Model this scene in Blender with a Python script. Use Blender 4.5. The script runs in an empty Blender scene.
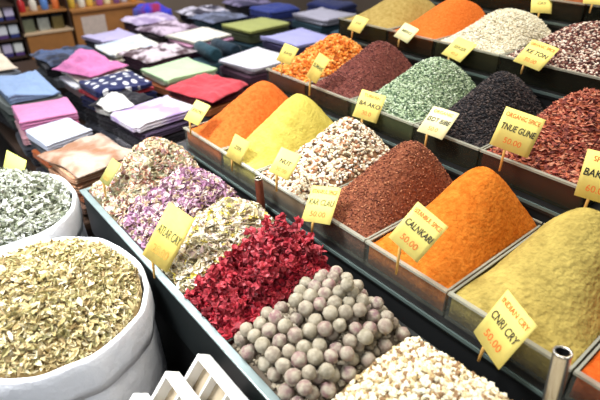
import bpy, math, random
import numpy as np
from mathutils import Vector, Matrix, noise

random.seed(7); rng = np.random.default_rng(7)
scene = bpy.context.scene
C = scene.collection

# ------------------------------------------------------------------ helpers
def lin(c):
    c = c / 255.0
    return c / 12.92 if c <= 0.04045 else ((c + 0.055) / 1.055) ** 2.4
def rgb(r, g, b): return (lin(r), lin(g), lin(b), 1.0)

def link(o, parent=None):
    C.objects.link(o)
    if parent is not None: o.parent = parent
    return o
def tag(o, label=None, cat=None, group=None, kind=None):
    if label: o['label'] = label
    if cat: o['category'] = cat
    if group: o['group'] = group
    if kind: o['kind'] = kind
    return o
def empty(name, loc, label, cat, group=None):
    o = bpy.data.objects.new(name, None); o.empty_display_size = 0.05
    o.location = loc; link(o)
    return tag(o, label, cat, group)

class MB:
    """collects vertices and faces, builds one mesh object"""
    def __init__(self): self.v = []; self.f = []; self.m = []
    def add(self, vs, fs, mi=0):
        b = len(self.v); self.v += [tuple(p) for p in vs]
        for f in fs: self.f.append([b + i for i in f]); self.m.append(mi)
        return self
    def box(self, x0, x1, y0, y1, z0, z1, mi=0):
        vs = [(x0,y0,z0),(x1,y0,z0),(x1,y1,z0),(x0,y1,z0),(x0,y0,z1),(x1,y0,z1),(x1,y1,z1),(x0,y1,z1)]
        return self.add(vs, [(3,2,1,0),(4,5,6,7),(0,1,5,4),(1,2,6,5),(2,3,7,6),(3,0,4,7)], mi)
    def tube(self, pts, rad, n=16, cap=True, mi=0):
        pts = [Vector(p) for p in pts]
        rad = rad if isinstance(rad, (list, tuple)) else [rad] * len(pts)
        vs = []; fs = []
        for i, p in enumerate(pts):
            d = (pts[min(i+1, len(pts)-1)] - pts[max(i-1, 0)])
            if d.length < 1e-9: d = Vector((0,0,1))
            d.normalize()
            a = d.orthogonal() if i == 0 else (a - d * a.dot(d))
            a.normalize(); b = d.cross(a)
            for k in range(n):
                t = 2*math.pi*k/n
                vs.append(p + (a*math.cos(t) + b*math.sin(t)) * rad[i])
        for i in range(len(pts)-1):
            for k in range(n):
                fs.append((i*n+k, i*n+(k+1) % n, (i+1)*n+(k+1) % n, (i+1)*n+k))
        if cap:
            fs.append(tuple(reversed(range(n)))); fs.append(tuple((len(pts)-1)*n+k for k in range(n)))
        return self.add(vs, fs, mi)
    def lathe(self, prof, n=24, cx=0, cy=0, mi=0, cap=True):
        vs = []; fs = []
        for r, z in prof:
            for k in range(n):
                t = 2*math.pi*k/n; vs.append((cx + r*math.cos(t), cy + r*math.sin(t), z))
        for i in range(len(prof)-1):
            for k in range(n):
                fs.append((i*n+k, i*n+(k+1) % n, (i+1)*n+(k+1) % n, (i+1)*n+k))
        if cap:
            fs.append(tuple(reversed(range(n)))); fs.append(tuple((len(prof)-1)*n+k for k in range(n)))
        return self.add(vs, fs, mi)
    def build(self, name, mats, parent=None, smooth=False, bevel=0.0, loc=None):
        me = bpy.data.meshes.new(name); me.from_pydata(self.v, [], self.f)
        if not isinstance(mats, (list, tuple)): mats = [mats]
        for m in mats: me.materials.append(m)
        me.polygons.foreach_set('material_index', self.m)
        if smooth: me.polygons.foreach_set('use_smooth', [True]*len(self.f))
        me.update()
        o = bpy.data.objects.new(name, me); link(o, parent)
        if loc is not None: o.location = loc
        if bevel:
            b = o.modifiers.new('bevel', 'BEVEL'); b.width = bevel; b.segments = 2; b.limit_method = 'ANGLE'
        return o

# ------------------------------------------------------------------ materials
def newmat(name):
    m = bpy.data.materials.new(name); m.use_nodes = True
    nt = m.node_tree; b = nt.nodes['Principled BSDF']
    return m, nt, b
def ramp(nt, stops, interp='LINEAR'):
    r = nt.nodes.new('ShaderNodeValToRGB'); cr = r.color_ramp; cr.interpolation = interp
    while len(cr.elements) < len(stops): cr.elements.new(0.5)
    for e, (p, c) in zip(cr.elements, stops): e.position = p; e.color = c
    return r
def ncoord(nt, kind='Object', scale=None):
    t = nt.nodes.new('ShaderNodeTexCoord')
    return t.outputs[kind]
def noise_tex(nt, scale, detail=3, rough=0.6):
    n = nt.nodes.new('ShaderNodeTexNoise'); n.inputs['Scale'].default_value = scale
    n.inputs['Detail'].default_value = detail; n.inputs['Roughness'].default_value = rough
    nt.links.new(ncoord(nt), n.inputs['Vector']); return n
def add_bump(nt, b, src, strength, dist):
    bp = nt.nodes.new('ShaderNodeBump'); bp.inputs['Strength'].default_value = strength
    bp.inputs['Distance'].default_value = dist
    nt.links.new(src, bp.inputs['Height']); nt.links.new(bp.outputs['Normal'], b.inputs['Normal'])
def plain(name, col, rough=0.6, metal=0.0, var=0.0, vscale=30, bump=0.0, bscale=200, spec=0.5):
    m, nt, b = newmat(name)
    b.inputs['Roughness'].default_value = rough; b.inputs['Metallic'].default_value = metal
    b.inputs['Specular IOR Level'].default_value = spec
    if var:
        n = noise_tex(nt, vscale)
        c0 = tuple(x*(1-var) for x in col[:3]) + (1,); c1 = tuple(min(1, x*(1+var)) for x in col[:3]) + (1,)
        r = ramp(nt, [(0.3, c0), (0.7, c1)]); nt.links.new(n.outputs['Fac'], r.inputs['Fac'])
        nt.links.new(r.outputs['Color'], b.inputs['Base Color'])
    else: b.inputs['Base Color'].default_value = col
    if bump:
        n2 = noise_tex(nt, bscale, 4); add_bump(nt, b, n2.outputs['Fac'], bump, 0.01)
    return m
def islands(name, cols, rough=0.7):
    """every loose piece (flake, seed, petal) takes one of the colours by chance"""
    m, nt, b = newmat(name); b.inputs['Roughness'].default_value = rough
    b.inputs['Specular IOR Level'].default_value = 0.25
    g = nt.nodes.new('ShaderNodeNewGeometry'); n = len(cols)
    r = ramp(nt, [(i/n, c) for i, c in enumerate(cols)], 'CONSTANT')
    nt.links.new(g.outputs['Random Per Island'], r.inputs['Fac']); nt.links.new(r.outputs['Color'], b.inputs['Base Color'])
    return m
def powder(name, c0, c1, scale=60, bump=0.7, grain=95, gdist=0.0055, c2=None):
    m, nt, b = newmat(name); b.inputs['Roughness'].default_value = 0.95
    b.inputs['Specular IOR Level'].default_value = 0.08
    n = noise_tex(nt, scale, 5, 0.7)
    stops = [(0.35, c0), (0.65, c1)]
    if c2: stops = [(0.3, c0), (0.55, c1), (0.75, c2)]
    r = ramp(nt, stops); nt.links.new(n.outputs['Fac'], r.inputs['Fac'])
    nt.links.new(r.outputs['Color'], b.inputs['Base Color'])
    n2 = noise_tex(nt, grain, 1.5, 0.5); add_bump(nt, b, n2.outputs['Fac'], bump, gdist)
    return m
def fabric(name, col, kind='plain', col2=None, scale=20):
    m, nt, b = newmat(name); b.inputs['Roughness'].default_value = 0.9
    b.inputs['Specular IOR Level'].default_value = 0.15
    b.inputs['Sheen Weight'].default_value = 0.2
    if kind == 'dots':
        v = nt.nodes.new('ShaderNodeTexVoronoi'); v.voronoi_dimensions = '2D'; v.inputs['Scale'].default_value = scale; v.inputs['Randomness'].default_value = 0.35
        nt.links.new(ncoord(nt), v.inputs['Vector'])
        r = ramp(nt, [(0.0, col2), (0.24, col)], 'CONSTANT'); nt.links.new(v.outputs['Distance'], r.inputs['Fac'])
        nt.links.new(r.outputs['Color'], b.inputs['Base Color'])
    elif kind == 'stripes':
        w = nt.nodes.new('ShaderNodeTexWave'); w.inputs['Scale'].default_value = scale; w.inputs['Distortion'].default_value = 1.0
        nt.links.new(ncoord(nt), w.inputs['Vector'])
        r = ramp(nt, [(0.35, col), (0.6, col2)]); nt.links.new(w.outputs['Fac'], r.inputs['Fac'])
        nt.links.new(r.outputs['Color'], b.inputs['Base Color'])
    elif kind == 'mottled':
        n = noise_tex(nt, scale, 2); r = ramp(nt, [(0.42, col), (0.58, col2)])
        nt.links.new(n.outputs['Fac'], r.inputs['Fac']); nt.links.new(r.outputs['Color'], b.inputs['Base Color'])
    else:
        n = noise_tex(nt, 12, 2)
        r = ramp(nt, [(0.3, tuple(x*0.86 for x in col[:3]) + (1,)), (0.7, col)])
        nt.links.new(n.outputs['Fac'], r.inputs['Fac']); nt.links.new(r.outputs['Color'], b.inputs['Base Color'])
    n2 = noise_tex(nt, 25, 3); add_bump(nt, b, n2.outputs['Fac'], 0.5, 0.02)
    return m
def acrylic(name, tint, cover, rough=0.15, clear=(0.93, 0.95, 0.93, 1)):
    m, nt, b = newmat(name)
    b.inputs['Base Color'].default_value = tint; b.inputs['Roughness'].default_value = rough
    t = nt.nodes.new('ShaderNodeBsdfTransparent'); t.inputs['Color'].default_value = clear
    x = nt.nodes.new('ShaderNodeMixShader'); x.inputs['Fac'].default_value = cover
    nt.links.new(t.outputs[0], x.inputs[1]); nt.links.new(b.outputs[0], x.inputs[2])
    nt.links.new(x.outputs[0], nt.nodes['Material Output'].inputs['Surface'])
    return m

M = {}
M['acrylic'] = acrylic('smoky acrylic', rgb(96, 96, 80), 0.10, 0.12, (0.5, 0.5, 0.44, 1))
M['acrylic_clear'] = acrylic('clear acrylic', rgb(150, 150, 140), 0.13, 0.12, (0.88, 0.89, 0.86, 1))
M['acrylic_dim'] = acrylic('tinted acrylic', rgb(110, 108, 92), 0.10, 0.12, (0.68, 0.67, 0.6, 1))
M['acrylic_rim_glint'] = acrylic('acrylic edge highlight', rgb(190, 188, 170), 0.5, 0.2)  # bin lips; highlights along their top edges put into the pale colour
M['shelf'] = plain('dark shelf', rgb(30, 30, 30), 0.35)
M['riser'] = plain('dark riser', rgb(24, 25, 25), 0.6)
M['glass_edge'] = plain('shelf edge', rgb(88, 102, 98), 0.25)
M['tray_metal'] = plain('painted tray', rgb(30, 35, 35), 0.35, 0.2, 0.15, 14)
M['tray_rim'] = plain('tray rim', rgb(135, 150, 148), 0.3, 0.3, 0.1, 20)
M['steel'] = plain('brushed steel', rgb(205, 200, 190), 0.25, 0.9)
M['red_brown'] = plain('reddish brown metal', rgb(120, 62, 45), 0.4, 0.35, 0.2, 40)  # reddish brown metal with randomly varied tone
M['dark'] = plain('tube hollow', rgb(12, 12, 12), 0.7)
M['card'] = plain('yellow card', rgb(238, 218, 118), 0.75, 0, 0.06, 18)
M['card_pale'] = plain('pale yellow card', rgb(238, 228, 170), 0.75, 0, 0.05, 18)
M['card_worn'] = plain('worn card', rgb(216, 192, 96), 0.8, 0, 0.16, 22)
M['card_green'] = plain('greenish card', rgb(156, 152, 84), 0.8, 0, 0.15, 22)
M['ink'] = plain('black ink', rgb(28, 30, 26), 0.7)
M['ink_green'] = plain('faded ink', rgb(96, 98, 56), 0.8)
M['ink_orange'] = plain('orange print', rgb(222, 116, 34), 0.7)
M['ink_pale'] = plain('pale orange print', rgb(222, 150, 60), 0.7)
M['stick'] = plain('pale stick', rgb(226, 178, 96), 0.6)
M['wood'] = plain('brown cabinet wood', rgb(168, 112, 58), 0.5, 0, 0.15, 6)
M['wood_dark'] = plain('dark wood', rgb(60, 42, 30), 0.5)
M['sack'] = None
M['floor'] = plain('floor stone', rgb(70, 66, 62), 0.5, 0, 0.2, 3)
M['wallm'] = plain('wall plaster', rgb(120, 105, 90), 0.9, 0, 0.06, 3)
M['white_box'] = plain('white plastic', rgb(238, 236, 230), 0.4)
M['beige_panel'] = plain('beige insert', rgb(176, 160, 134), 0.7, 0, 0.15, 20)

m, nt, b = newmat('woven white sack'); M['sack'] = m
b.inputs['Base Color'].default_value = rgb(238, 239, 243); b.inputs['Roughness'].default_value = 0.6
n2 = noise_tex(nt, 22, 4); add_bump(nt, b, n2.outputs['Fac'], 0.35, 0.02)

# ------------------------------------------------------------------ setting
def struct(name, mb, mat):
    o = mb.build(name, mat); o['kind'] = 'structure'; return o
struct('floor', MB().box(-6.4, 1.4, -1.2, 6.4, -1.66, -1.60), M['floor'])
struct('wall_back', MB().box(-6.4, -6.25, -1.2, 6.4, -1.60, 1.2), M['wallm'])
struct('wall_right', MB().box(-6.25, 1.4, 6.25, 6.4, -1.60, 1.2), M['wallm'])

# ------------------------------------------------------------------ heaps
def smooth01(t): return max(0.0, min(1.0, t))
class Heap:
    """loaf-shaped heap in a bin: rises from the front rim to a crest towards the back"""
    def __init__(s, x0, x1, y0, y1, zr, zb, H, px=0.0, py=0.68, back=0.4, wob=0.006, seed=0, edge=0.0, ex=2.0, edger=None):
        s.__dict__.update(x0=x0, x1=x1, y0=y0, y1=y1, zr=zr, zb=zb, H=H, px=px, py=py, back=back, wob=wob, seed=seed, edge=edge, ex=ex, edger=edge if edger is None else edger)
    def z(s, x, y):
        u = (x - (s.x0+s.x1)/2) / ((s.x1-s.x0)/2)
        d = u - s.px
        q = 1 - abs(d / ((1 - s.px) if d > 0 else (1 + s.px))) ** s.ex
        e_ = s.edger if d > 0 else s.edge; q = e_ + (1 - e_) * max(q, 0.0)
        t = (y - s.y0) / (s.y1 - s.y0)
        if t < s.py:
            a = smooth01(t / s.py); p = 0.75*a + 0.25*math.sin(a*math.pi/2) ; p = min(p, 1) 
            p = p - 0.06*max(0, (a-0.8)/0.2)**2
        else:
            a = (t - s.py) / (1 - s.py); p = 0.94 - (0.94 - s.back) * a ** 1.5
        w = noise.noise(Vector((x*14, y*14, s.seed))) + 0.5*noise.noise(Vector((x*34, y*34, s.seed+9)))
        return s.zr - 0.006 + s.H * p * q + s.wob * w
    def mound(s, nx=36, ny=48, grit=0.0):
        """closed solid: top surface, four sides and bottom; returns (verts, quads)"""
        vs = []; fs = []
        for j in range(ny+1):
            for i in range(nx+1):
                x = s.x0 + (s.x1-s.x0)*i/nx; y = s.y0 + (s.y1-s.y0)*j/ny
                vs.append((x, y, s.z(x, y) + random.uniform(-grit, grit)))
        W = nx+1
        for j in range(ny):
            for i in range(nx): fs.append((j*W+i, j*W+i+1, (j+1)*W+i+1, (j+1)*W+i))
        ring = [i for i in range(W)] + [j*W+nx for j in range(1, ny+1)] + [ny*W+i for i in range(nx-1, -1, -1)] + [j*W for j in range(ny-1, 0, -1)]
        base = len(vs)
        for k in ring: vs.append((vs[k][0], vs[k][1], s.zb))
        n = len(ring)
        for k in range(n): fs.append((ring[(k+1) % n], ring[k], base+k, base+(k+1) % n))
        return vs, fs, [base+k for k in reversed(range(n))]

def ico():
    t = (1+5**0.5)/2
    v = np.array([(-1,t,0),(1,t,0),(-1,-t,0),(1,-t,0),(0,-1,t),(0,1,t),(0,-1,-t),(0,1,-t),(t,0,-1),(t,0,1),(-t,0,-1),(-t,0,1)], float)
    v /= np.linalg.norm(v[0])
    f = [(0,11,5),(0,5,1),(0,1,7),(0,7,10),(0,10,11),(1,5,9),(5,11,4),(11,10,2),(10,7,6),(7,1,8),(3,9,4),(3,4,2),(3,2,6),(3,6,8),(3,8,9),(4,9,5),(2,4,11),(6,2,10),(8,6,7),(9,8,1)]
    return v, np.array(f)
def templ(kind):
    """unit pieces, about 1 long"""
    if kind == 'bean':
        v, f = ico(); return v*np.array([.5,.34,.28]), f
    if kind == 'grain':
        v, f = ico(); return v*np.array([.5,.24,.22]), f
    if kind == 'nugget':
        v, f = ico(); r = np.random.default_rng(3).uniform(.7, 1.25, (12,1)); return v*r*np.array([.48,.42,.34]), f
    if kind == 'flake':
        v = np.array([(-.5,0,.05),(-.1,.28,-.06),(.5,.05,.08),(.05,-.25,-.04),(0,.03,.12),(0,0,-.1)], float)
        f = np.array([(0,3,4),(3,2,4),(2,1,4),(1,0,4),(3,0,5),(2,3,5),(1,2,5),(0,1,5)]); return v, f
    if kind in ('petal', 'leaf'):
        w = .42 if kind == 'petal' else .2
        vs = []
        for i, (x, ww) in enumerate([(-.5,.25),(-.12,1),(.25,.9),(.5,.2)]):
            for y in (-1, 0, 1):
                vs.append((x, y*w*ww, .22*abs(y)*ww + .5*x*x - .08))
        f = []
        for i in range(3):
            for j in range(2): a = i*3+j; f.append((a, a+3, a+4, a+1))
        f = np.array(f); v = np.array(vs)
        n = len(v); v2 = v - np.array([0,0,.05]); f2 = f[:, ::-1] + n
        rim = [0,3,6,9,10,11,8,5,2,1]
        sd = np.array([(rim[(k+1) % 10], rim[k], rim[k]+n, rim[(k+1) % 10]+n) for k in range(10)])
        return np.vstack([v, v2]), np.vstack([f, f2, sd])
def rotmats(n, tilt):
    yaw = rng.uniform(0, 2*np.pi, n); ax = rng.uniform(0, 2*np.pi, n); tl = rng.normal(0, tilt, n)
    c, s = np.cos(yaw), np.sin(yaw); z = np.zeros(n); o = np.ones(n)
    Rz = np.stack([np.stack([c,-s,z],1), np.stack([s,c,z],1), np.stack([z,z,o],1)],1)
    k = np.stack([np.cos(ax), np.sin(ax), z], 1); K = np.zeros((n,3,3))
    K[:,0,1]=-k[:,2];K[:,0,2]=k[:,1];K[:,1,0]=k[:,2];K[:,1,2]=-k[:,0];K[:,2,0]=-k[:,1];K[:,2,1]=k[:,0]
    Rt = np.eye(3)[None] + np.sin(tl)[:,None,None]*K + (1-np.cos(tl))[:,None,None]*(K@K)
    return Rt @ Rz
def pieces(pos, kind, size, tilt=0.6, jitter=0.3):
    v, f = templ(kind); n = len(pos)
    sc = size*rng.uniform(1-jitter, 1+jitter, (n,1,1))*rng.uniform(.85, 1.15, (n,1,3))
    vs = np.einsum('nij,nkj->nki', rotmats(n, tilt), v[None]*sc) + pos[:,None,:]
    fs = f[None] + (np.arange(n)*len(v))[:,None,None]
    return vs.reshape(-1,3), fs.reshape(-1, f.shape[1])
def mesh_np(name, blocks, mats, ngon=None):
    """blocks: list of (verts, faces array, material index, smooth)"""
    V = []; L = []; S = []; MI = []; SM = []; b = 0; ls = 0
    for v, f, mi, sm in blocks:
        v = np.asarray(v, float); f = np.asarray(f, np.int64); k = f.shape[1]
        V.append(v); L.append((f+b).ravel()); S.append(ls+np.arange(len(f))*k); ls += len(f)*k
        MI.append(np.full(len(f), mi)); SM.append(np.full(len(f), sm)); b += len(v)
    V = np.concatenate(V); L = np.concatenate(L); S = np.concatenate(S)
    me = bpy.data.meshes.new(name)
    me.vertices.add(len(V)); me.vertices.foreach_set('co', V.astype(np.float32).ravel())
    me.loops.add(len(L)); me.loops.foreach_set('vertex_index', L.astype(np.int32))
    me.polygons.add(len(S)); me.polygons.foreach_set('loop_start', S.astype(np.int32))
    for m in mats: me.materials.append(m)
    me.polygons.foreach_set('material_index', np.concatenate(MI).astype(np.int32))
    me.polygons.foreach_set('use_smooth', np.concatenate(SM).astype(bool))
    me.update(calc_edges=True); me.validate()
    return me
def mound_block(h, nx=36, ny=48, grit=0.0):
    vs, fs, bot = h.mound(nx, ny, grit)
    # bottom closed by a fan of quads about its centre
    c = len(vs); vs.append(((h.x0+h.x1)/2, (h.y0+h.y1)/2, h.zb)); n = len(bot)
    if n % 2 == 0:
        for k in range(0, n, 2): fs.append((bot[k], bot[k+1], bot[(k+2) % n], c))
    return np.array(vs), np.array(fs)
def heap_obj(name, h, basemat, label, cat, specs=(), nx=36, ny=48):
    """specs: (kind, count, size, tilt, material)"""
    if not specs: nx, ny = 72, 104
    v, f = mound_block(h, nx, ny, 0.0 if specs else 0.0014); blocks = [(v, f, 0, True)]; mats = [basemat]
    for kind, n, size, tilt, mat in specs:
        x = rng.uniform(h.x0+size*.4, h.x1-size*.4, n); y = rng.uniform(h.y0+size*.4, h.y1-size*.4, n)
        z = np.array([h.z(a, c) for a, c in zip(x, y)]) + rng.uniform(-.1, .45, n)*size
        pv, pf = pieces(np.stack([x, y, z], 1), kind, size, tilt)
        mats.append(mat); blocks.append((pv, pf, len(mats)-1, kind in ('bean', 'grain')))
    o = bpy.data.objects.new(name, mesh_np(name, blocks, mats)); link(o)
    return tag(o, label, cat, None, 'stuff')

# ------------------------------------------------------------------ stepped stand
RA, RB, RC, RD, RE = -1.0, -0.88, -0.74, -0.57, -0.42      # rim heights of the rows
YB, YC, YD, YE = 0.924, 1.458, 1.985, 2.53                  # front planes of the rows
BH = 0.085; BD = 0.485
stand = empty('display_stand', (-0.95, 1.7, -1.6), 'dark stepped display stand carrying all the spice bins in rising rows', 'stand')
stand_inv = Matrix.Translation((0.95, -1.7, 1.6))
def on_stand(mb, name, mat, bevel=0):
    o = mb.build(name, mat, stand, bevel=bevel); o.matrix_parent_inverse = stand_inv; return o
XR = 0.16
for (y0, y1, z, xl) in ((0.44, 0.90, -1.20, -1.92), (0.905, 1.425, RB-BH, -1.96), (1.43, 1.955, RC-BH, -2.04),
                        (1.96, 2.49, RD-BH, -2.06), (2.495, 3.1, RE-BH, -1.9)):
    on_stand(MB().box(xl, XR, y0, y1, z-0.025, z), 'shelf_board', M['shelf'])
    on_stand(MB().box(xl, XR, y0+0.012, y0+0.03, -1.6, z-0.0255), 'riser', M['riser'])
    if y0 > 0.5: on_stand(MB().box(xl, XR, y0-0.006, y0-0.0005, z-0.012, z-0.002), 'edge_strip', M['glass_edge'])

# ------------------------------------------------------------------ acrylic bins
def acrylic_bin(x0, x1, y0, zr, label, A='acrylic', group='acrylic bins on the stand'):
    y1 = y0 + BD; zb = zr - BH; t = 0.006
    r = empty('acrylic_bin', ((x0+x1)/2, y0, zb+0.0005), label, 'bin', group)
    ox, oy, oz = r.location
    def p(name, a, mat):
        return MB().box(a[0]-ox, a[1]-ox, a[2]-oy, a[3]-oy, a[4]-oz, a[5]-oz).build(name, mat, r)
    z0 = zb + 0.001
    p('base', (x0, x1, y0, y1, z0, z0+t), M[A])
    p('front_panel', (x0, x1, y0, y0+t, z0+t, zr), M[A])
    p('back_panel', (x0, x1, y1-t, y1, z0+t, zr+0.01), M[A])
    p('side_panel', (x0, x0+t, y0+t, y1-t, z0+t, zr), M[A])
    p('side_panel', (x1-t, x1, y0+t, y1-t, z0+t, zr), M[A])
    e = 0.004
    rim = MB()
    for a in ((x0, x1, y0-.006, y0+t+.001), (x0, x1, y1-t, y1)): rim.box(a[0]-ox, a[1]-ox, a[2]-oy, a[3]-oy, (zr if a[2] < y0 else zr+.01)-oz, (zr+.007 if a[2] < y0 else zr+.01+e)-oz)
    for a in ((x0, x0+t), (x1-t, x1)): rim.box(a[0]-ox, a[1]-ox, y0+t+.001-oy, y1-t-oy, zr-oz, zr+e-oz)
    rim.build('rim', M['acrylic_rim_glint'], r)
    return r
def bin_heap(x0, x1, y0, zr, H, **k):
    t = 0.0075
    return Heap(x0+t, x1-t, y0+t, y0+BD-t, zr, zr-BH+0.0085, H, **k)

G = 0.004
# ---- row B
def P(*a, **k): return powder(*a, **k)
matPap = P('orange paprika powder', rgb(190, 88, 34), rgb(212, 112, 50), bump=0.8)
matTur = P('yellow turmeric powder', rgb(184, 166, 74), rgb(206, 190, 94), bump=0.8, scale=25)
matChi = P('brown chilli powder', rgb(92, 50, 36), rgb(130, 76, 54), scale=90, bump=1.3, grain=95, c2=rgb(172, 106, 72))
matOra = P('orange curry powder', rgb(184, 94, 24), rgb(212, 124, 44), scale=45, bump=0.9)
matYel = P('yellow curry powder', rgb(156, 136, 70), rgb(192, 170, 92), scale=14, bump=1.2, grain=80)
matRed2 = P('red orange powder', rgb(190, 80, 24), rgb(210, 100, 40))
rowB = [
 ('paprika_heap', -1.92, -1.625, 0.20, 0.0, matPap, 'heap of orange paprika powder in the bin left of the yellow turmeric', (), 'farthest clear bin of the row, filled with orange paprika'),
 ('turmeric_heap', -1.62, -1.38, 0.205, -0.3, matTur, 'heap of bright yellow turmeric powder beside the orange paprika', (), 'clear bin filled with bright yellow turmeric'),
 ('nut_heap', -1.375, -1.09, 0.18, 0.0, None, 'heap of cream and brown flecked nut pieces right of the turmeric', None, 'clear bin filled with cream and brown nut pieces'),
 ('chilli_heap', -1.085, -0.81, 0.20, 0.15, matChi, 'heap of brown chilli powder between nut pieces and orange curry', (), 'clear bin filled with brown chilli powder'),
 ('orange_curry_heap', -0.805, -0.515, 0.21, 0.0, matOra, 'large heap of bright orange curry powder in the near middle row', (), 'clear bin filled with bright orange curry powder'),
 ('yellow_curry_heap', -0.51, -0.19, 0.215, 0.0, matYel, 'large heap of mustard yellow curry powder at the right edge', (), 'clear bin filled with mustard yellow curry powder'),
 ('red_powder_heap', -0.185, 0.12, 0.12, 0.0, matRed2, 'heap of red orange powder in the nearest bin at bottom right corner', (), 'nearest clear bin, holding red orange powder at bottom right'),
]
nutI = islands('nut pieces', [rgb(236,226,200), rgb(220,200,164), rgb(240,234,218), rgb(150,104,74), rgb(230,216,184), rgb(84,64,48), rgb(238,228,208), rgb(188,136,100), rgb(234,224,198), rgb(110,92,64), rgb(226,210,176)])
for i, (nm, x0, x1, H, px, mat, lab, sp, bl) in enumerate(rowB):
    acrylic_bin(x0, x1, YB, RB, bl, 'acrylic_clear')
    h = bin_heap(x0, x1, YB, RB, H, px=px, seed=i*3.1, wob=0.005, py=.70, back=.34)
    if nm == 'nut_heap':
        heap_obj(nm, h, plain('nut heap core', rgb(150,112,78), 0.9), lab, 'nuts', [('nugget', 3600, 0.0165, 1.0, nutI)])
    else:
        fl = [('grain', 2600, .0085, 1.0, islands('chilli flecks', [rgb(150,88,60), rgb(112,58,40), rgb(184,124,88), rgb(96,48,36), rgb(136,76,52)]))] if nm == 'chilli_heap' else ()
        heap_obj(nm, h, mat, lab, 'spice', fl, nx=44, ny=60)

# ---- row C
rowC = [
 ('orange_pellet_heap', -2.02, -1.725, 0.15, 0.0, rgb(170,84,26), 'bean', 1500, 0.021, [rgb(226,130,40), rgb(236,154,64), rgb(206,104,30), rgb(240,176,96)], 'heap of orange dried pellets left of the dark red sumac', 'tinted bin filled with orange dried pellets'),
 ('sumac_heap', -1.72, -1.435, 0.185, 0.0, None, None, 0, 0, None, 'heap of dark reddish brown sumac beside the orange pellets', 'tinted bin filled with dark reddish sumac'),
 ('green_herb_heap', -1.43, -1.085, 0.175, 0.05, rgb(122,140,106), 'grain', 6000, 0.013, [rgb(160,178,142), rgb(186,200,168), rgb(128,150,114), rgb(206,216,192), rgb(88,110,84), rgb(174,190,154), rgb(72,92,70)], 'heap of pale green crushed herb left of the black seeds', 'tinted bin filled with pale green crushed herb'),
 ('black_seed_heap', -1.08, -0.80, 0.185, 0.0, rgb(26,24,26), 'grain', 5200, 0.012, [rgb(46,40,42), rgb(30,28,32), rgb(64,54,52), rgb(22,22,26), rgb(84,72,68)], 'heap of black seeds between the green herb and red flakes', 'tinted bin filled with black seeds'),
 ('red_flake_heap', -0.795, -0.44, 0.195, 0.0, rgb(130,44,28), 'flake', 4200, 0.022, [rgb(160,86,66), rgb(130,64,54), rgb(190,116,88), rgb(100,46,42), rgb(204,140,112), rgb(150,70,54), rgb(182,98,66)], 'heap of red chilli flakes at the right edge behind the curry', 'tinted bin filled with red chilli flakes'),
]
matSum = P('sumac', rgb(84, 44, 42), rgb(114, 64, 56), scale=80, bump=1.3, grain=95, c2=rgb(142, 90, 78))
for i, (nm, x0, x1, H, px, core, kd, n, sz, cols, lab, bl) in enumerate(rowC):
    acrylic_bin(x0, x1, YC, RC, bl, 'acrylic_dim')
    h = bin_heap(x0, x1, YC, RC, H, px=px, seed=20+i*2.7, wob=0.006, py=.68, back=.5)
    if kd is None: heap_obj(nm, h, matSum, lab, 'spice', [('grain', 2200, .0085, 1.0, islands('sumac flecks', [rgb(120,66,58), rgb(88,44,42), rgb(152,98,84), rgb(76,38,38), rgb(108,58,52)]))], nx=44, ny=60)
    else: heap_obj(nm, h, plain(nm+' core', core, 0.95), lab, 'spice', [(kd, n, sz, 0.6, islands(nm+' pieces', cols))])

# ---- row D
rowD = [
 ('beige_powder_heap', -2.06, -1.715, 0.13, 0.0, None, 'heap of beige olive powder at the far end of the top row', 'smoky bin filled with beige olive powder'),
 ('orange_lentil_heap', -1.71, -1.425, 0.15, 0.1, None, 'heap of fine orange lentils between beige powder and white beans', 'smoky bin filled with fine orange lentils'),
 ('white_bean_heap', -1.42, -1.085, 0.135, 0.0, ('bean', 6500, 0.0125, [rgb(222,214,188), rgb(236,230,208), rgb(200,188,158), rgb(212,206,184)], rgb(160,148,116)), 'heap of small white beans in the back row', 'smoky bin filled with small white beans'),
 ('mottled_bean_heap', -1.08, -0.62, 0.14, 0.05, ('bean', 7000, 0.0145, [rgb(110,62,52), rgb(200,176,156), rgb(84,44,40), rgb(150,104,90), rgb(226,210,194), rgb(66,40,38)], rgb(64,40,34)), 'heap of mottled brown and cream beans at top right', 'smoky bin filled with mottled brown and cream beans'),
]
matBei = P('beige powder', rgb(150, 126, 66), rgb(178, 154, 92), scale=50)
matLen = P('orange lentil', rgb(196, 92, 30), rgb(222, 122, 54), scale=110, bump=1.0, grain=100)
for i, (nm, x0, x1, H, px, sp, lab, bl) in enumerate(rowD):
    acrylic_bin(x0, x1, YD, RD, bl)
    h = bin_heap(x0, x1, YD, RD, H, px=px, seed=40+i*2.3, wob=0.004, ex=2.2, edge=0.05, py=.66, back=.66)
    if sp is None: heap_obj(nm, h, matBei if i == 0 else matLen, lab, 'spice')
    else: heap_obj(nm, h, plain(nm+' core', sp[4], 0.95), lab, 'beans', [(sp[0], sp[1], sp[2], 0.7, islands(nm+' pieces', sp[3]))])
# ---- row E (only its fronts show at the top edge)
for i, (nm, x0, x1, mat, lab, bl) in enumerate([
  ('brown_spice_heap', -1.85, -1.02, P('brown back powder', rgb(120,62,30), rgb(150,84,44)), 'heap of brown spice behind the white beans at the top edge', 'smoky bin of brown spice behind the white beans'),
  ('dark_tea_heap', -1.01, -0.5, plain('dark tea', rgb(36,32,34), 0.9, 0, 0.3, 80, 0.8, 150), 'heap of dark leaf tea behind the mottled beans at the top edge', 'smoky bin of dark leaf tea behind the mottled beans')]):
    acrylic_bin(x0, x1, YE, RE, bl)
    heap_obj(nm, bin_heap(x0, x1, YE, RE, 0.10, seed=60+i), mat, lab, 'spice')

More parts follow.
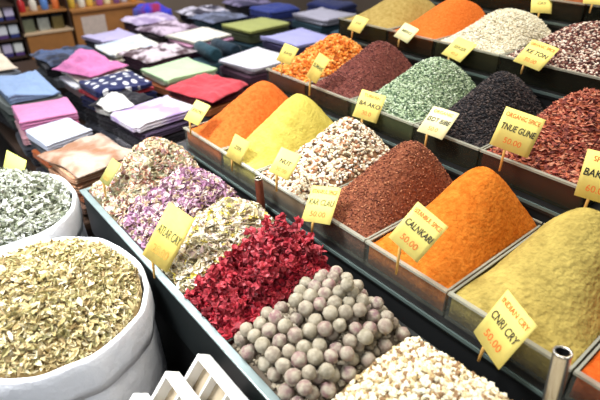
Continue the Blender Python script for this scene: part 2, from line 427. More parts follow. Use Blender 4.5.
# ------------------------------------------------------------------ row A: long metal trough
AX0, AX1, AY0, AY1 = -1.88, 0.12, 0.43, 0.85
tr = empty('display_tray', (-0.9, 0.43, -1.1995), 'long dark metal tray of dried flowers and buds with grey rim behind the sacks', 'tray')
def tp(name, a, mat, bevel=0):
    return MB().box(a[0]+0.9, a[1]+0.9, a[2]-0.43, a[3]-0.43, a[4]+1.1995, a[5]+1.1995).build(name, mat, tr, bevel=bevel)
tp('base', (AX0, AX1, AY0, AY1, -1.1995, -1.185), M['tray_metal'])
tp('front_wall', (AX0, AX1, AY0, AY0+.012, -1.185, RA-.004), M['tray_metal'])
tp('back_wall', (AX0, AX1, AY1-.012, AY1, -1.185, RA-.004), M['tray_metal'])
tp('end_wall', (AX0, AX0+.012, AY0+.012, AY1-.012, -1.185, RA-.004), M['tray_metal'])
tp('end_wall', (AX1-.012, AX1, AY0+.012, AY1-.012, -1.185, RA-.004), M['tray_metal'])
rm = MB()
for a in ((AX0-.004, AX1, AY0-.008, AY0+.016),): rm.box(a[0]+.9, a[1]+.9, a[2]-.43, a[3]-.43, RA-.004+1.1995, RA+.004+1.1995)
rm.box(AX0-.004+.9, AX0+.016+.9, .0165, AY1-.0145-.43, RA-.004+1.1995, RA+.004+1.1995)
rm.build('rim', M['tray_rim'], tr, bevel=0.002)
tp('back_rim', (AX0, AX1, AY1-.014, AY1+.002, RA-.004, RA+.002), M['tray_metal'])
for x in (-1.07, -0.835): tp('divider', (x-.003, x+.003, AY0+.0165, AY1-.0145, -1.185, RA+.006), M['acrylic'])

def tray_heap(x0, x1, H, y1=AY1, **k): return Heap(x0, x1, AY0+.018, y1-.018, RA, -1.184, H, **k)
fl1 = islands('mixed blossom pieces', [rgb(232,222,194), rgb(206,180,150), rgb(180,180,146), rgb(240,230,210), rgb(196,140,116), rgb(130,116,84), rgb(212,190,150), rgb(180,144,148), rgb(120,80,64)])
fl1b = islands('pale sage pieces', [rgb(206,210,184), rgb(226,226,206), rgb(176,180,150)])
fl2 = islands('violet blossom pieces', [rgb(164,124,150), rgb(196,164,182), rgb(228,212,212), rgb(128,86,104), rgb(234,224,210), rgb(146,102,130), rgb(206,188,152), rgb(180,144,164), rgb(96,64,72), rgb(216,200,196), rgb(150,126,96), rgb(172,128,158)])
fl3 = islands('pale blossom pieces', [rgb(236,230,206), rgb(226,210,96), rgb(206,196,164), rgb(214,190,186), rgb(242,238,226), rgb(170,158,116), rgb(214,202,176), rgb(120,104,74), rgb(226,218,176), rgb(196,176,146), rgb(240,234,220), rgb(100,88,62), rgb(182,168,132)])
heap_obj('mixed_blossom_heap', tray_heap(AX0+.018, -1.585, 0.20, ex=2.6, edge=.35, seed=1, wob=.012), plain('blossom core', rgb(104,90,66), .95),  # core darker than the petals: shade in the gaps put into colour
   'pile of mixed beige and rust dried blossoms at the far end of the tray', 'dried flowers', [('petal', 2300, .026, 1.0, fl1), ('petal', 700, .024, 1.0, fl1b)])
heap_obj('violet_blossom_heap', tray_heap(-1.583, -1.31, 0.165, ex=2.6, edge=.6, seed=2, wob=.012), plain('violet core', rgb(80,56,64), .95),  # dark core carries the gap shade between violet petals
   'pile of violet and pink dried blossoms between beige and pale yellow ones', 'dried flowers', [('petal', 2700, .024, 1.0, fl2)])
heap_obj('pale_blossom_heap', tray_heap(-1.308, -1.075, 0.16, ex=2.4, edge=.5, seed=3, wob=.012), plain('pale core', rgb(104,92,58), .95),  # core colour darkened to stand for shade between the pale petals
   'pile of pale yellow and white dried blossoms left of the red ones', 'dried flowers', [('petal', 1900, .025, 1.0, fl3), ('nugget', 350, .019, 1, fl3)])
cream = islands('cream nuggets', [rgb(226,214,180), rgb(240,232,208), rgb(206,188,146), rgb(234,224,196), rgb(184,160,114), rgb(230,220,190), rgb(150,118,84), rgb(238,230,206)])
heap_obj('cream_seed_heap', tray_heap(-0.53, 0.10, 0.085, px=-.3, ex=2.2, seed=4, edge=.5, edger=.5, wob=.008), plain('cream core', rgb(150,130,90), .95),
   'pile of small cream coloured seeds in front of the yellow curry', 'seeds', [('nugget', 6000, .016, 1.0, cream)])

# --- countable red blossoms and ball-shaped buds: dropped one by one until they rest
def pile(h, r, keep=(1.0, .8, .3), ang=0.0):
    """layers of close-set balls resting on the heap and on each other"""
    out = []; dx = 1.93*r; dy = dx*.866
    cx, cy = (h.x0+h.x1)/2, (h.y0+h.y1)/2; ca, sa = math.cos(ang), math.sin(ang)
    for lay, kp in enumerate(keep):
        off = ((0, 0), (.5*dx, .289*dx), (0, .577*dx))[lay]
        cells = []
        for j in range(-30, 31):
            for i in range(-30, 31):
                gx = (i + .5*(j % 2))*dx + off[0]; gy = j*dy + off[1]
                x = cx + gx*ca - gy*sa + random.uniform(-.12, .12)*r; y = cy + gx*sa + gy*ca + random.uniform(-.12, .12)*r
                m_ = r*(.75 + .5*lay)
                if lay == 0:
                    X_ = min(max(x, h.x0+r*.8), h.x1+r*.2); Y_ = min(max(y, h.y0+r*.8), h.y1-r*.8)
                    if math.hypot(X_-x, Y_-y) < 1.1*r and all((X_-c[0])**2+(Y_-c[1])**2 > 3.3*r*r for c in cells): cells.append((X_, Y_))
                elif h.x0+m_ < x < h.x1-m_ and h.y0+m_ < y < h.y1-m_: cells.append((x, y))
        below = list(out)
        for (x, y) in cells:
            if random.random() > kp: continue
            z = h.z(x, y) + r*.7
            for (a, b2, c) in below:
                d2 = (a-x)**2 + (b2-y)**2
                if d2 < 3.9*r*r: z = max(z, c + math.sqrt(3.95*r*r - d2))
            out.append((x, y, z))
    return out
def blob(name, nu, nv, fn, mat):
    mb = MB(); vs = [(0,0,fn(0,0,1))]; vs[0] = tuple(Vector((0,0,1))*fn(0,0,1)); fs = []
    for j in range(1, nv):
        th = math.pi*j/nv
        for i in range(nu):
            ph = 2*math.pi*i/nu; d = Vector((math.sin(th)*math.cos(ph), math.sin(th)*math.sin(ph), math.cos(th)))
            vs.append(tuple(d*fn(*d)))
    vs.append(tuple(Vector((0,0,-1))*fn(0,0,-1))); last = len(vs)-1
    for i in range(nu):
        fs.append((0, 1+i, 1+(i+1) % nu)); fs.append((last, last-nu+(i+1) % nu, last-nu+i))
    for j in range(nv-2):
        for i in range(nu):
            a = 1+j*nu+i; b2 = 1+j*nu+(i+1) % nu; fs.append((a, a+nu, b2+nu, b2))
    mb.add(vs, fs)
    me = bpy.data.meshes.new(name); me.from_pydata(mb.v, [], mb.f); me.materials.append(mat)
    me.polygons.foreach_set('use_smooth', [True]*len(mb.f)); me.update(); return me
# buds
m, nt, b = newmat('dried bud'); matBud = m; b.inputs['Roughness'].default_value = .8
oi = nt.nodes.new('ShaderNodeObjectInfo')
r1 = ramp(nt, [(0, rgb(128,120,98)), (.3, rgb(152,142,120)), (.55, rgb(134,98,98)), (.75, rgb(140,132,110)), (1, rgb(124,92,94))])
nt.links.new(oi.outputs['Random'], r1.inputs['Fac'])
nz = noise_tex(nt, 45, 3); r2 = ramp(nt, [(.4, (0,0,0,1)), (.62, (1,1,1,1))]); nt.links.new(nz.outputs['Fac'], r2.inputs['Fac'])
mx = nt.nodes.new('ShaderNodeMix'); mx.data_type = 'RGBA'
nt.links.new(r2.outputs['Color'], mx.inputs[0]); nt.links.new(r1.outputs['Color'], mx.inputs[6]); mx.inputs[7].default_value = rgb(168,158,138)
nt.links.new(mx.outputs[2], b.inputs['Base Color'])
nb = noise_tex(nt, 90, 3); add_bump(nt, b, nb.outputs['Fac'], .5, .006)
RBUD = 0.0205
budm = []
for k in range(4):
    def fn(x, y, z, k=k):
        ph = math.atan2(y, x)
        return RBUD*(0.95 + 0.035*math.cos(ph*7+k) * (1-z*z) + 0.06*noise.noise(Vector((x*1.5+k*7, y*1.5, z*1.5))) + (0.10 if z > .97 else 0))
    budm.append(blob('dried_bud', 22, 14, fn, matBud))
hb = tray_heap(-0.829, -0.541, 0.075, px=-.25, ex=2.0, edge=.6, edger=.1, seed=5, wob=.004)
heap_obj('loose_bud_bed', Heap(-0.829, -0.541, AY0+.018, AY1-.018, RA-.004, -1.184, 0.075, px=-.25, ex=2.0, edge=.6, edger=.1, seed=5, wob=.004), plain('bud core', rgb(92,80,66), .95),
   'bed of grey crumbled bud fragments underneath the round dried buds', 'bud fragments', [('nugget', 900, .02, 1.0, islands('bud bits', [rgb(140,128,106), rgb(116,104,86), rgb(158,146,124)]))])
for (x, y, z) in pile(hb, RBUD*.97, (1.0, .9, .08)):
    o = bpy.data.objects.new('dried_bud', random.choice(budm)); link(o); o.location = (x, y, z)
    o.rotation_euler = (random.uniform(0, 6.28), random.uniform(0, 6.28), random.uniform(0, 6.28)); s = random.uniform(.88, 1.04); o.scale = (s, s, s)
    tag(o, 'round grey-pink dried bud piled in the tray between red blossoms and cream seeds', 'dried bud', 'round dried buds in the tray')
# red blossoms
m, nt, b = newmat('red dried blossom'); matRed = m; b.inputs['Roughness'].default_value = .55
oi = nt.nodes.new('ShaderNodeObjectInfo'); r1 = ramp(nt, [(0, rgb(136,20,36)), (.4, rgb(170,34,50)), (.7, rgb(100,12,26)), (1, rgb(190,56,66))])
nt.links.new(oi.outputs['Random'], r1.inputs['Fac'])
nz = noise_tex(nt, 60, 3); r2 = ramp(nt, [(.45, (0,0,0,1)), (.7, (1,1,1,1))]); nt.links.new(nz.outputs['Fac'], r2.inputs['Fac'])
mx = nt.nodes.new('ShaderNodeMix'); mx.data_type = 'RGBA'
nt.links.new(r2.outputs['Color'], mx.inputs[0]); nt.links.new(r1.outputs['Color'], mx.inputs[6]); mx.inputs[7].default_value = rgb(186,66,74)
nt.links.new(mx.outputs[2], b.inputs['Base Color'])
RR = 0.0150
redm = []
for k in range(6):
    n = 9; pv, pf = templ('petal'); vs_ = []; fs_ = []
    for q in range(n):
        d = Vector((random.gauss(0,1), random.gauss(0,1), random.gauss(0,1))).normalized()
        R_ = d.to_track_quat('X', 'Z').to_matrix(); R_ = R_ @ Matrix.Rotation(random.uniform(0, 6.28), 3, 'X')
        for p_ in pv:
            v_ = R_ @ (Vector(p_)*.019*random.uniform(.93, 1.07)) + d*.0085; vs_.append(v_)
        fs_ += [[int(i)+q*len(pv) for i in f_] for f_ in pf]
    me = MB().add(vs_, fs_); o_ = bpy.data.meshes.new('red_blossom'); o_.from_pydata(me.v, [], me.f); o_.materials.append(matRed); o_.update(); redm.append(o_)
hr = tray_heap(-1.066, -0.845, 0.135, ex=2.4, edge=.5, seed=6, wob=.006, py=.78)
redI = islands('red fragments', [rgb(150,22,40), rgb(186,44,58), rgb(110,14,28), rgb(200,70,76)], .6)
heap_obj('red_petal_bed', Heap(-1.066, -0.839, AY0+.018, AY1-.018, RA-.006, -1.184, 0.135, ex=2.4, edge=.5, seed=6, wob=.006, py=.78), plain('red core', rgb(90,14,24), .9),
   'bed of loose red petals underneath the red dried blossoms', 'red petals', [('petal', 1500, .022, 1.2, redI)])
for (x, y, z) in pile(hr, RR*.95, (1.0, .85, .25), .5):
    o = bpy.data.objects.new('red_blossom', random.choice(redm)); link(o); o.location = (x, y, z)
    o.rotation_euler = (random.uniform(0, 6.28), random.uniform(0, 6.28), random.uniform(0, 6.28)); s = random.uniform(.85, 1.15); o.scale = (s, s, s)
    tag(o, 'crumpled crimson dried blossom piled in the tray left of the round buds', 'dried flower', 'crimson dried blossoms in the tray')

# ------------------------------------------------------------------ posts between the rows
def post(name, base, top, r, mat, label, dark_top=True):
    b0 = Vector(base); t0 = Vector(top)
    o = empty(name, base, label, 'post'); d = t0-b0; u = d.normalized()
    MB().tube([(0,0,0), d], r, 24, cap=False).build('tube', mat, o, True)
    MB().tube([d*0.5, d], r*.78, 24, cap=False).build('inner_wall', M['dark'], o, True)
    a = u.orthogonal().normalized(); c = u.cross(a); n = 24; vs = []
    for rr, dz in ((r*1.04, -.004), (r*1.04, .001), (r*.76, .001), (r*.76, -.004)):
        for k in range(n): vs.append(d + u*dz + (a*math.cos(2*math.pi*k/n)+c*math.sin(2*math.pi*k/n))*rr)
    fs = [(i*n+k, i*n+(k+1) % n, ((i+1) % 4)*n+(k+1) % n, ((i+1) % 4)*n+k) for i in range(4) for k in range(n)]
    MB().add(vs, fs).build('lip', M['steel'], o, True)
    MB().tube([d-u*.05, d-u*.045], r*.77, 24).build('hollow_shade', M['dark'], o, True)  # near-black disc and inner wall: shade inside the open tube, as colour
    return o
post('support_post', (-1.245, .868, -1.183), (-1.280, .872, -.845), .0145, M['red_brown'], 'reddish brown hollow post standing in the pale blossoms before the turmeric')
post('support_post', (-.168, .868, -1.183), (-.207, .874, -.800), .0185, M['steel'], 'shiny steel hollow post at bottom right before the yellow curry')

# ------------------------------------------------------------------ price cards
def text_mesh(body, size, mat, name, shear=0.0, bold=0.0):
    cu = bpy.data.curves.new('lettering', 'FONT'); cu.body = body; cu.size = size; cu.align_x = 'CENTER'; cu.align_y = 'CENTER'
    cu.shear = shear; cu.offset = bold; cu.extrude = 0.0002; cu.resolution_u = 3
    t = bpy.data.objects.new('lettering', cu); C.objects.link(t)
    bpy.context.view_layer.update(); dg = bpy.context.evaluated_depsgraph_get()
    me = bpy.data.meshes.new_from_object(t.evaluated_get(dg)); C.objects.unlink(t); bpy.data.objects.remove(t)
    me.materials.clear(); me.materials.append(mat); me.name = name
    xs = [v.co.x for v in me.vertices]; w = max(xs)-min(xs) if xs else 0
    return me, w
def price_card(cen, X, U, w, h, lines, sheet, label, stick=0.06, worn=False):
    cen = Vector(cen); X = Vector(X).normalized(); U = Vector(U); U = (U - X*U.dot(X)).normalized(); N = X.cross(U)
    grip = cen - U*(h*.30) - X*(w*.08) - N*.0046
    foot = cen - U*(h*.5) - X*(w*.10); foot.z -= stick*1.25
    r = empty('price_card', foot, label, 'price card', 'handwritten yellow price cards')
    ml = Matrix.Translation(cen - foot) @ Matrix((X, U, N)).transposed().to_4x4()
    cy = 0
    # sheet, very slightly bowed
    mb = MB(); nx = 8; vs = []; fs = []
    for s_ in (0, 1):
        for j in range(2):
            for i in range(nx+1):
                u = -1 + 2*i/nx; vs.append((u*w/2, cy + (j-.5)*h, -.0022*u*u - .0012*s_))
    k = nx+1
    for i in range(nx):
        fs.append((i, i+1, k+i+1, k+i)); o2 = 2*k; fs.append((o2+i+1, o2+i, o2+k+i, o2+k+i+1))
        fs.append((i+1, i, o2+i, o2+i+1)); fs.append((k+i, k+i+1, o2+k+i+1, o2+k+i))
    fs.append((0, k, 3*k, 2*k)); fs.append((k+nx, nx, 2*k+nx, 3*k+nx))
    mb.add(vs, fs); cs = mb.build('card_sheet', sheet, r, True); cs.matrix_local = ml
    MB().tube([(0, 0, 0), cen - U*(h*.5) - X*(w*.09) - N*.005 - foot, grip - foot], [.0035, .0045, .0042], 10).build('stick', M['stick'], r, True)
    for (body, rel, size, mt, nm, fit) in lines:
        me, tw = text_mesh(body, size*h, mt, nm, 0.15 if nm == 'spice_name' else 0, 0.0004 if nm == 'spice_name' else 0.0002)
        o = bpy.data.objects.new(nm, me); link(o, cs)
        sx = min(1.0, fit*w/max(tw, 1e-4)) if fit else 1.0
        o.matrix_local = Matrix.Translation((0, rel*h, .0006)) @ Matrix.Diagonal((sx, 1, 1, 1))
    return r
def L(head, name, price, ink='ink', o='ink_orange'):
    out = []
    if head: out.append((head, .34, .15, M[o], 'heading', .86))
    if name: out.append((name, .04, .22, M[ink], 'spice_name', .86))
    if price: out.append((price, -.28, .20, M[o], 'price', .6))
    return out
cards = {
'flower': ((-1.190,0.474,-0.868),(0.924,0.283,-0.256),(0.045,0.586,0.809),0.104,0.185),
'whitemix': ((-1.164,0.9,-0.750),(0.930,0.329,-0.167),(-0.120,0.699,0.705),0.079,0.093),
'chili': ((-0.989,0.905,-0.827),(0.923,0.341,0.178),(-0.376,0.704,0.602),0.104,0.126),
'orange': ((-0.609,0.89,-0.723),(0.942,0.076,-0.328),(0.227,0.576,0.785),0.099,0.119),
'curry': ((-0.342,0.89,-0.851),(0.890,-0.454,-0.039),(0.221,0.355,0.908),0.115,0.143),
'red': ((-0.673,1.43,-0.622),(0.915,0.362,-0.181),(0.007,0.433,0.901),0.121,0.125),
'black': ((-0.962,1.43,-0.680),(0.998,0.065,-0.002),(-0.050,0.784,0.619),0.105,0.115),
'green': ((-1.291,1.43,-0.716),(0.891,0.427,-0.153),(-0.114,0.538,0.835),0.103,0.114),
'right': ((-0.412,1.42,-0.666),(0.992,-0.040,0.122),(-0.107,0.258,0.960),0.097,0.137),
'white': ((-1.261,1.95,-0.569),(0.989,-0.043,-0.142),(0.118,0.809,0.576),0.106,0.110),
'mixed': ((-0.918,1.95,-0.523),(0.990,-0.098,-0.103),(0.141,0.764,0.629),0.119,0.116),
'dorange': ((-1.560,1.95,-0.551),(0.968,0.084,-0.237),(0.084,0.780,0.619),0.085,0.088),
'beige': ((-1.880,1.95,-0.563),(0.979,0.150,-0.141),(-0.008,0.714,0.700),0.082,0.089),
'sumac': ((-1.606,1.43,-0.633),(0.970,-0.027,-0.242),(0.227,0.461,0.858),0.072,0.118),
'pellet': ((-1.816,1.43,-0.617),(0.934,0.302,-0.191),(-0.052,0.645,0.762),0.078,0.088),
'paprika': ((-1.795,0.93,-0.769),(0.941,0.300,-0.156),(-0.132,0.752,0.645),0.079,0.100),
'turmeric': ((-1.498,0.93,-0.830),(0.968,0.183,-0.173),(0.061,0.494,0.867),0.082,0.096),
'narrow': ((-1.699,0.5,-0.865),(0.990,0.116,-0.081),(-0.017,0.665,0.747),0.062,0.096),
'far1': ((-1.205,2.495,-0.436),(0.769,0.639,-0.029),(-0.412,0.529,0.742),0.094,0.093),
'far2': ((-0.974,2.495,-0.373),(0.853,0.517,-0.067),(-0.377,0.700,0.606),0.092,0.091),
}
info = {
'flower': (L('', 'ATLAR CAY', '25.00', 'ink_green', 'ink_pale'), 'card_worn', 'large worn yellow price card stuck in the violet and pale blossoms', .05),
'whitemix': (L('', 'NUT', '30.00', 'ink', 'ink_pale'), 'card', 'yellow price card in front of the flecked nut pieces, leaning right', .05),
'chili': (L('ISTANBUL SPICE', 'KAR CLAU', '50.00', 'ink_green'), 'card', 'yellow price card standing behind the red blossoms before the chilli powder', .03),
'orange': (L('ISTANBUL SPICE', 'CALNKARI', '50.00'), 'card', 'yellow price card before the bright orange curry heap, tilted to the right', .07),
'curry': (L('INDIAN CRY', 'CNRI CRY', '50.00'), 'card', 'yellow price card before the mustard curry heap, strongly tilted right', .04),
'red': (L('ORGANIC SPICE', 'TNUE GUNE', '50.00'), 'card', 'yellow price card between black seeds and red chilli flakes', .06),
'black': (L('ORGANIC', 'ISOT BIBE', '50.0', 'ink', 'ink_pale'), 'card_pale', 'pale yellow price card in front of the black seeds', .05),
'green': (L('TURKISH', 'BA AKO', '30.0'), 'card', 'yellow price card in front of the green herb behind the nut pieces', .04),
'right': (L('SPICE', 'BAKAR', '60.0'), 'card', 'yellow price card cut by the right edge before the red flakes', .05),
'white': (L('', 'SEKER', '40.0', 'ink_green', 'ink_pale'), 'card', 'bright yellow price card in front of the white beans', .03),
'mixed': (L('ORGANIC SPICE', 'KE TON', '50.00', 'ink', 'ink_orange'), 'card', 'yellow price card in front of the mottled beans', .03),
'dorange': (L('', 'MERCI', '', 'ink_green', 'ink_pale'), 'card_pale', 'pale price card in front of the fine orange lentils', .03),
'beige': (L('', 'SAR', '', 'ink_green', 'ink_pale'), 'card', 'small yellow price card in front of the beige olive powder', .03),
'sumac': (L('', 'SUMAK', '', 'ink_green', 'ink_pale'), 'card_worn', 'narrow yellow price card in front of the dark reddish sumac', .06),
'pellet': (L('', 'KAYI', '', 'ink_green', 'ink_pale'), 'card_worn', 'yellow price card in front of the orange pellets', .05),
'paprika': (L('', 'PAPRI', '', 'ink_green', 'ink_pale'), 'card', 'yellow price card in front of the orange paprika heap', .05),
'turmeric': (L('', 'ZER', '', 'ink_green', 'ink_pale'), 'card_worn', 'yellow price card against the bright turmeric heap', .04),
'narrow': (L('', '', '12.0', 'ink_green', 'ink_pale'), 'card_green', 'greenish price card in the beige blossoms beside the folded beige cloths', .05),
'far1': (L('', 'CAY', '', 'ink_green', 'ink_pale'), 'card', 'yellow price card at the top edge behind the white beans', .03),
'far2': (L('', 'CAY', '', 'ink_green', 'ink_pale'), 'card', 'yellow price card at the top right corner behind the mottled beans', .03),
}
for k, (c, X, U, w, h) in cards.items():
    ln, sh, lab, st = info[k]; price_card(c, X, U, w, h, ln, M[sh], lab, st)

# ------------------------------------------------------------------ sacks of herbs
def sack(cx, cy, rx, ry, zrim, label, seed):
    r = empty('herb_sack', (cx, cy, -1.6), label, 'sack', 'white woven sacks in front of the tray')
    H = zrim + 1.6; n = 96
    def ring(k, rr, z, fold):
        t = 2*math.pi*k/n
        f = 1 + fold*(0.5*math.sin(t*9+seed) + 0.5*math.sin(t*17+seed*2+z*9) + noise.noise(Vector((math.cos(t)*3, math.sin(t)*3, z*4+seed))))
        return (rx*rr*f*math.cos(t), ry*rr*f*math.sin(t), z)
    prof = [(.80,.0,.0),(.93,.015,.01),(.98,.08,.015),(1.0,.22,.018),(.99,.36,.02),(.965,H-.13,.02),(.96,H-.075,.016)]
    vs = []; fs = []
    for rr, z, fo in prof:
        for k in range(n): vs.append(ring(k, rr, z, fo))
    for i in range(len(prof)-1):
        for k in range(n): fs.append((i*n+k, i*n+(k+1) % n, (i+1)*n+(k+1) % n, (i+1)*n+k))
    fs.append(tuple(reversed(range(n))))
    MB().add(vs, fs).build('bag', M['sack'], r, True)
    col = [(.955,H-.12,.010),(.985,H-.125,.012),(1.0,H-.09,.012),(1.0,H-.04,.009),(.99,H-.008,.007),(.965,H+.004,.006),(.94,H-.004,.006),(.925,H-.03,.006),(.92,H-.10,.006)]
    vs = []; fs = []
    for rr, z, fo in col:
        for k in range(n):
            t = 2*math.pi*k/n; dz = .006*math.sin(t*3+seed) + .002*math.sin(t*11+seed*3)
            p = ring(k, rr, z, fo); vs.append((p[0], p[1], p[2]+dz))
    m_ = len(col)
    for i in range(m_):
        for k in range(n): fs.append((i*n+k, i*n+(k+1) % n, ((i+1) % m_)*n+(k+1) % n, ((i+1) % m_)*n+k))
    MB().add(vs, fs).build('rolled_collar', M['sack'], r, True)
    return r
def dome(name, cx, cy, rx, ry, z0, H, core, specs, label, seed):
    na, nr = 64, 24; vs = []; fs = []
    def zz(q, a): 
        x = q*math.cos(a); y = q*math.sin(a)
        return z0 + H*(1-q**1.7) + .012*noise.noise(Vector((x*5, y*5, seed))) + .006*noise.noise(Vector((x*15, y*15, seed)))
    for i in range(1, nr+1):
        q = i/nr
        for k in range(na):
            a = 2*math.pi*k/na; vs.append((cx+rx*q*math.cos(a), cy+ry*q*math.sin(a), zz(q, a)))
    for i in range(nr-1):
        for k in range(na): fs.append((i*na+k, (i+1)*na+k, (i+1)*na+(k+1) % na, i*na+(k+1) % na))
    c = len(vs); vs.append((cx, cy, zz(0, 0)))
    for k in range(0, na, 2): fs.append((c, k, (k+1) % na, (k+2) % na))
    lo = len(vs)
    for k in range(na):
        a = 2*math.pi*k/na; vs.append((cx+rx*.97*math.cos(a), cy+ry*.97*math.sin(a), z0-.06))
    for k in range(na): fs.append(((nr-1)*na+k, lo+k, lo+(k+1) % na, (nr-1)*na+(k+1) % na))
    c2 = len(vs); vs.append((cx, cy, z0-.06))
    for k in range(0, na, 2): fs.append((c2, lo+(k+2) % na, lo+k+1, lo+k))
    blocks = [(np.array(vs), np.array(fs), 0, True)]; mats = [core]
    for kind, n, size, tilt, mat in specs:
        q = np.sqrt(rng.uniform(0, .96, n)); a = rng.uniform(0, 2*np.pi, n)
        pos = np.array([(cx+rx*qq*math.cos(aa), cy+ry*qq*math.sin(aa), zz(qq, aa)+random.uniform(-.1, .55)*size) for qq, aa in zip(q, a)])
        pv, pf = pieces(pos, kind, size, tilt); mats.append(mat); blocks.append((pv, pf, len(mats)-1, False))
    o = bpy.data.objects.new(name, mesh_np(name, blocks, mats)); link(o)
    return tag(o, label, 'dried herb', None, 'stuff')
sack(-1.300, .137, .312, .275, -.985, 'white woven sack of straw-coloured herb, nearest at bottom left', 1.0)
sack(-1.925, .137, .298, .275, -.985, 'white woven sack of grey-green leaves behind the straw-coloured herb', 2.3)
hI2 = islands('straw herb bits', [rgb(206,190,142), rgb(222,210,170), rgb(182,166,118), rgb(232,222,190), rgb(162,152,104), rgb(196,178,132), rgb(150,130,90), rgb(186,178,128)])
hI1 = islands('grey herb leaves', [rgb(182,184,170), rgb(206,208,198), rgb(146,150,130), rgb(226,227,220), rgb(116,122,98), rgb(168,171,154)])
dome('straw_herb_heap', -1.300, .137, .284, .250, -1.000, .115, plain('straw core', rgb(128,106,62), .95), [('leaf', 3600, .026, 1.2, hI2), ('petal', 2000, .016, 1.4, hI2)], 'heap of straw-coloured dried herb in the nearest white sack', 1.5)  # dark core colour stands for shade between the straw bits
dome('grey_herb_heap', -1.925, .137, .271, .250, -1.000, .11, plain('grey core', rgb(84,88,68), .95), [('leaf', 4200, .032, 1.2, hI1), ('petal', 700, .018, 1.3, hI1)], 'heap of grey-green dried leaves in the farther white sack', 4.5)  # core darkened likewise, as shade in the gaps between leaves
price_card((-2.12, .25, -.945), (.93, .30, -.1), (.02, .45, .87), .13, .13, [], plain('lime card', rgb(232, 232, 110), .7), 'lime yellow price card stuck in the grey-green leaves at left edge', .05)

# ------------------------------------------------------------------ white boxes at the bottom edge
bench = MB(); bench.box(-.96, -.42, .06, .405, -1.245, -1.215)
bn = empty('low_bench', (-.64, .23, -1.6), 'low dark wooden bench carrying the white divided boxes', 'bench')
bi = Matrix.Translation((.64, -.23, 1.6))
o = bench.build('top', M['wood_dark'], bn); o.matrix_parent_inverse = bi
for (x, y) in ((-.95, .08), (-.46, .08), (-.95, .37), (-.46, .37)):
    o = MB().box(x, x+.03, y-.005, y+.025, -1.6, -1.246).build('leg', M['wood_dark'], bn); o.matrix_parent_inverse = bi
def white_box(x0, ytop, ztop, label):
    L_, T, h, tilt = .36, .045, .20, math.radians(40)
    w = .012
    r = empty('divided_box', (x0, ytop-h*math.sin(tilt), ztop-h*math.cos(tilt)), label, 'box', 'white divided boxes at the bottom edge')
    r.rotation_euler = (-tilt, 0, 0)
    f = MB(); f.box(0, L_, -T, 0, h-w, h); f.box(0, L_, -T, 0, 0, w); f.box(0, w, -T, 0, w, h-w); f.box(L_-w, L_, -T, 0, w, h-w)
    f.build('frame', M['white_box'], r, bevel=.002)
    MB().box(w, L_-w, -.008, -.001, w, h-w).build('back_panel', M['beige_panel'], r)
    for k in range(1, 5):
        x = L_*k/5; MB().box(x-.003, x+.003, -T+.006, -.0085, w, h-w).build('divider', M['white_box'], r)
white_box(-.868, .408, -1.045, 'white divided box leaning nearest to the dark metal tray')
white_box(-.870, .318, -1.045, 'white divided box in the middle of the three white boxes')
white_box(-.860, .228, -1.045, 'white divided box beside the straw herb sack, leftmost of the three white boxes')

# ------------------------------------------------------------------ textile table
TZ = -1.30
tb = empty('textile_table', (-3.6, 2.2, -1.6), 'long low table under all the folded scarves', 'table'); ti = Matrix.Translation((3.6, -2.2, 1.6))
def tbp(mb, n, mat):
    o = mb.build(n, mat, tb); o.matrix_parent_inverse = ti
tbp(MB().box(-5.2, -2.12, .425, 4.4, TZ-.03, TZ), 'tabletop', M['wood_dark'])
for (x, y) in ((-5.15, .44), (-2.25, .44), (-5.15, 4.3), (-2.25, 4.3)): tbp(MB().box(x, x+.06, y, y+.06, -1.6, TZ-.0305), 'leg', M['wood_dark'])
FC = {}
def fab(col, kind='plain', col2=None, scale=20):
    k = (col, kind, col2, scale)
    if k not in FC: FC[k] = fabric('cloth', rgb(*col), kind, rgb(*col2) if col2 else None, scale)
    return FC[k]
def slab(w, d, t, seed, wav=.006, drape=0.0):
    """a folded cloth: rounded outline, grooved fold edges, soft uneven top"""
    n = 48; prof = [(-.016, 0), (-.002, .06), (0, .16), (-.012, .28), (0, .40), (-.002, .5), (-.013, .62), (0, .74), (-.001, .88), (-.007, .98), (-.02, 1.0)]
    vs = []; fs = []
    def outline(t_, ins):
        c, s = math.cos(t_), math.sin(t_); e = .13
        x = (w/2+ins)*abs(c)**e*(1 if c > 0 else -1); y = (d/2+ins)*abs(s)**e*(1 if s > 0 else -1)
        k = 1 + .10*noise.noise(Vector((c*1.6, s*1.6, seed))) + .02*noise.noise(Vector((c*6, s*6, seed)))
        return x*k, y*k
    def top(x, y): return wav*1.8*(noise.noise(Vector((x*6, y*6, seed))) + .7*abs(noise.noise(Vector((x*11+y*5, y*9-x*4, seed+3)))) - .25)
    for ins, zf in prof:
        for k in range(n):
            a = 2*math.pi*(k+.5)/n; x, y = outline(a, ins)
            dz = top(x, y)*zf; dn = drape*(.6+.5*noise.noise(Vector((x*6, y*6, seed+5))))*(1-zf) if y < 0 or x > 0 else 0
            vs.append((x, y, t*zf+dz-dn))
    m_ = len(prof); rings = [.9, .78, .66, .54, .42, .3, .18]
    for q in rings:
        for k in range(n):
            a = 2*math.pi*(k+.5)/n; x, y = outline(a, -.02); x *= q; y *= q; vs.append((x, y, t+top(x, y)+min(.35*t, .014)*(1-q**5)))
    tot = m_+len(rings)
    for i in range(tot-1):
        for k in range(n): fs.append((i*n+k, i*n+(k+1) % n, (i+1)*n+(k+1) % n, (i+1)*n+k))
    c = len(vs); vs.append((0, 0, t+top(0, 0)+min(.35*t, .014)))
    for k in range(n): fs.append(((tot-1)*n+k, (tot-1)*n+(k+1) % n, c))
    fs.append(tuple(reversed(range(n))))
    return MB().add(vs, fs)
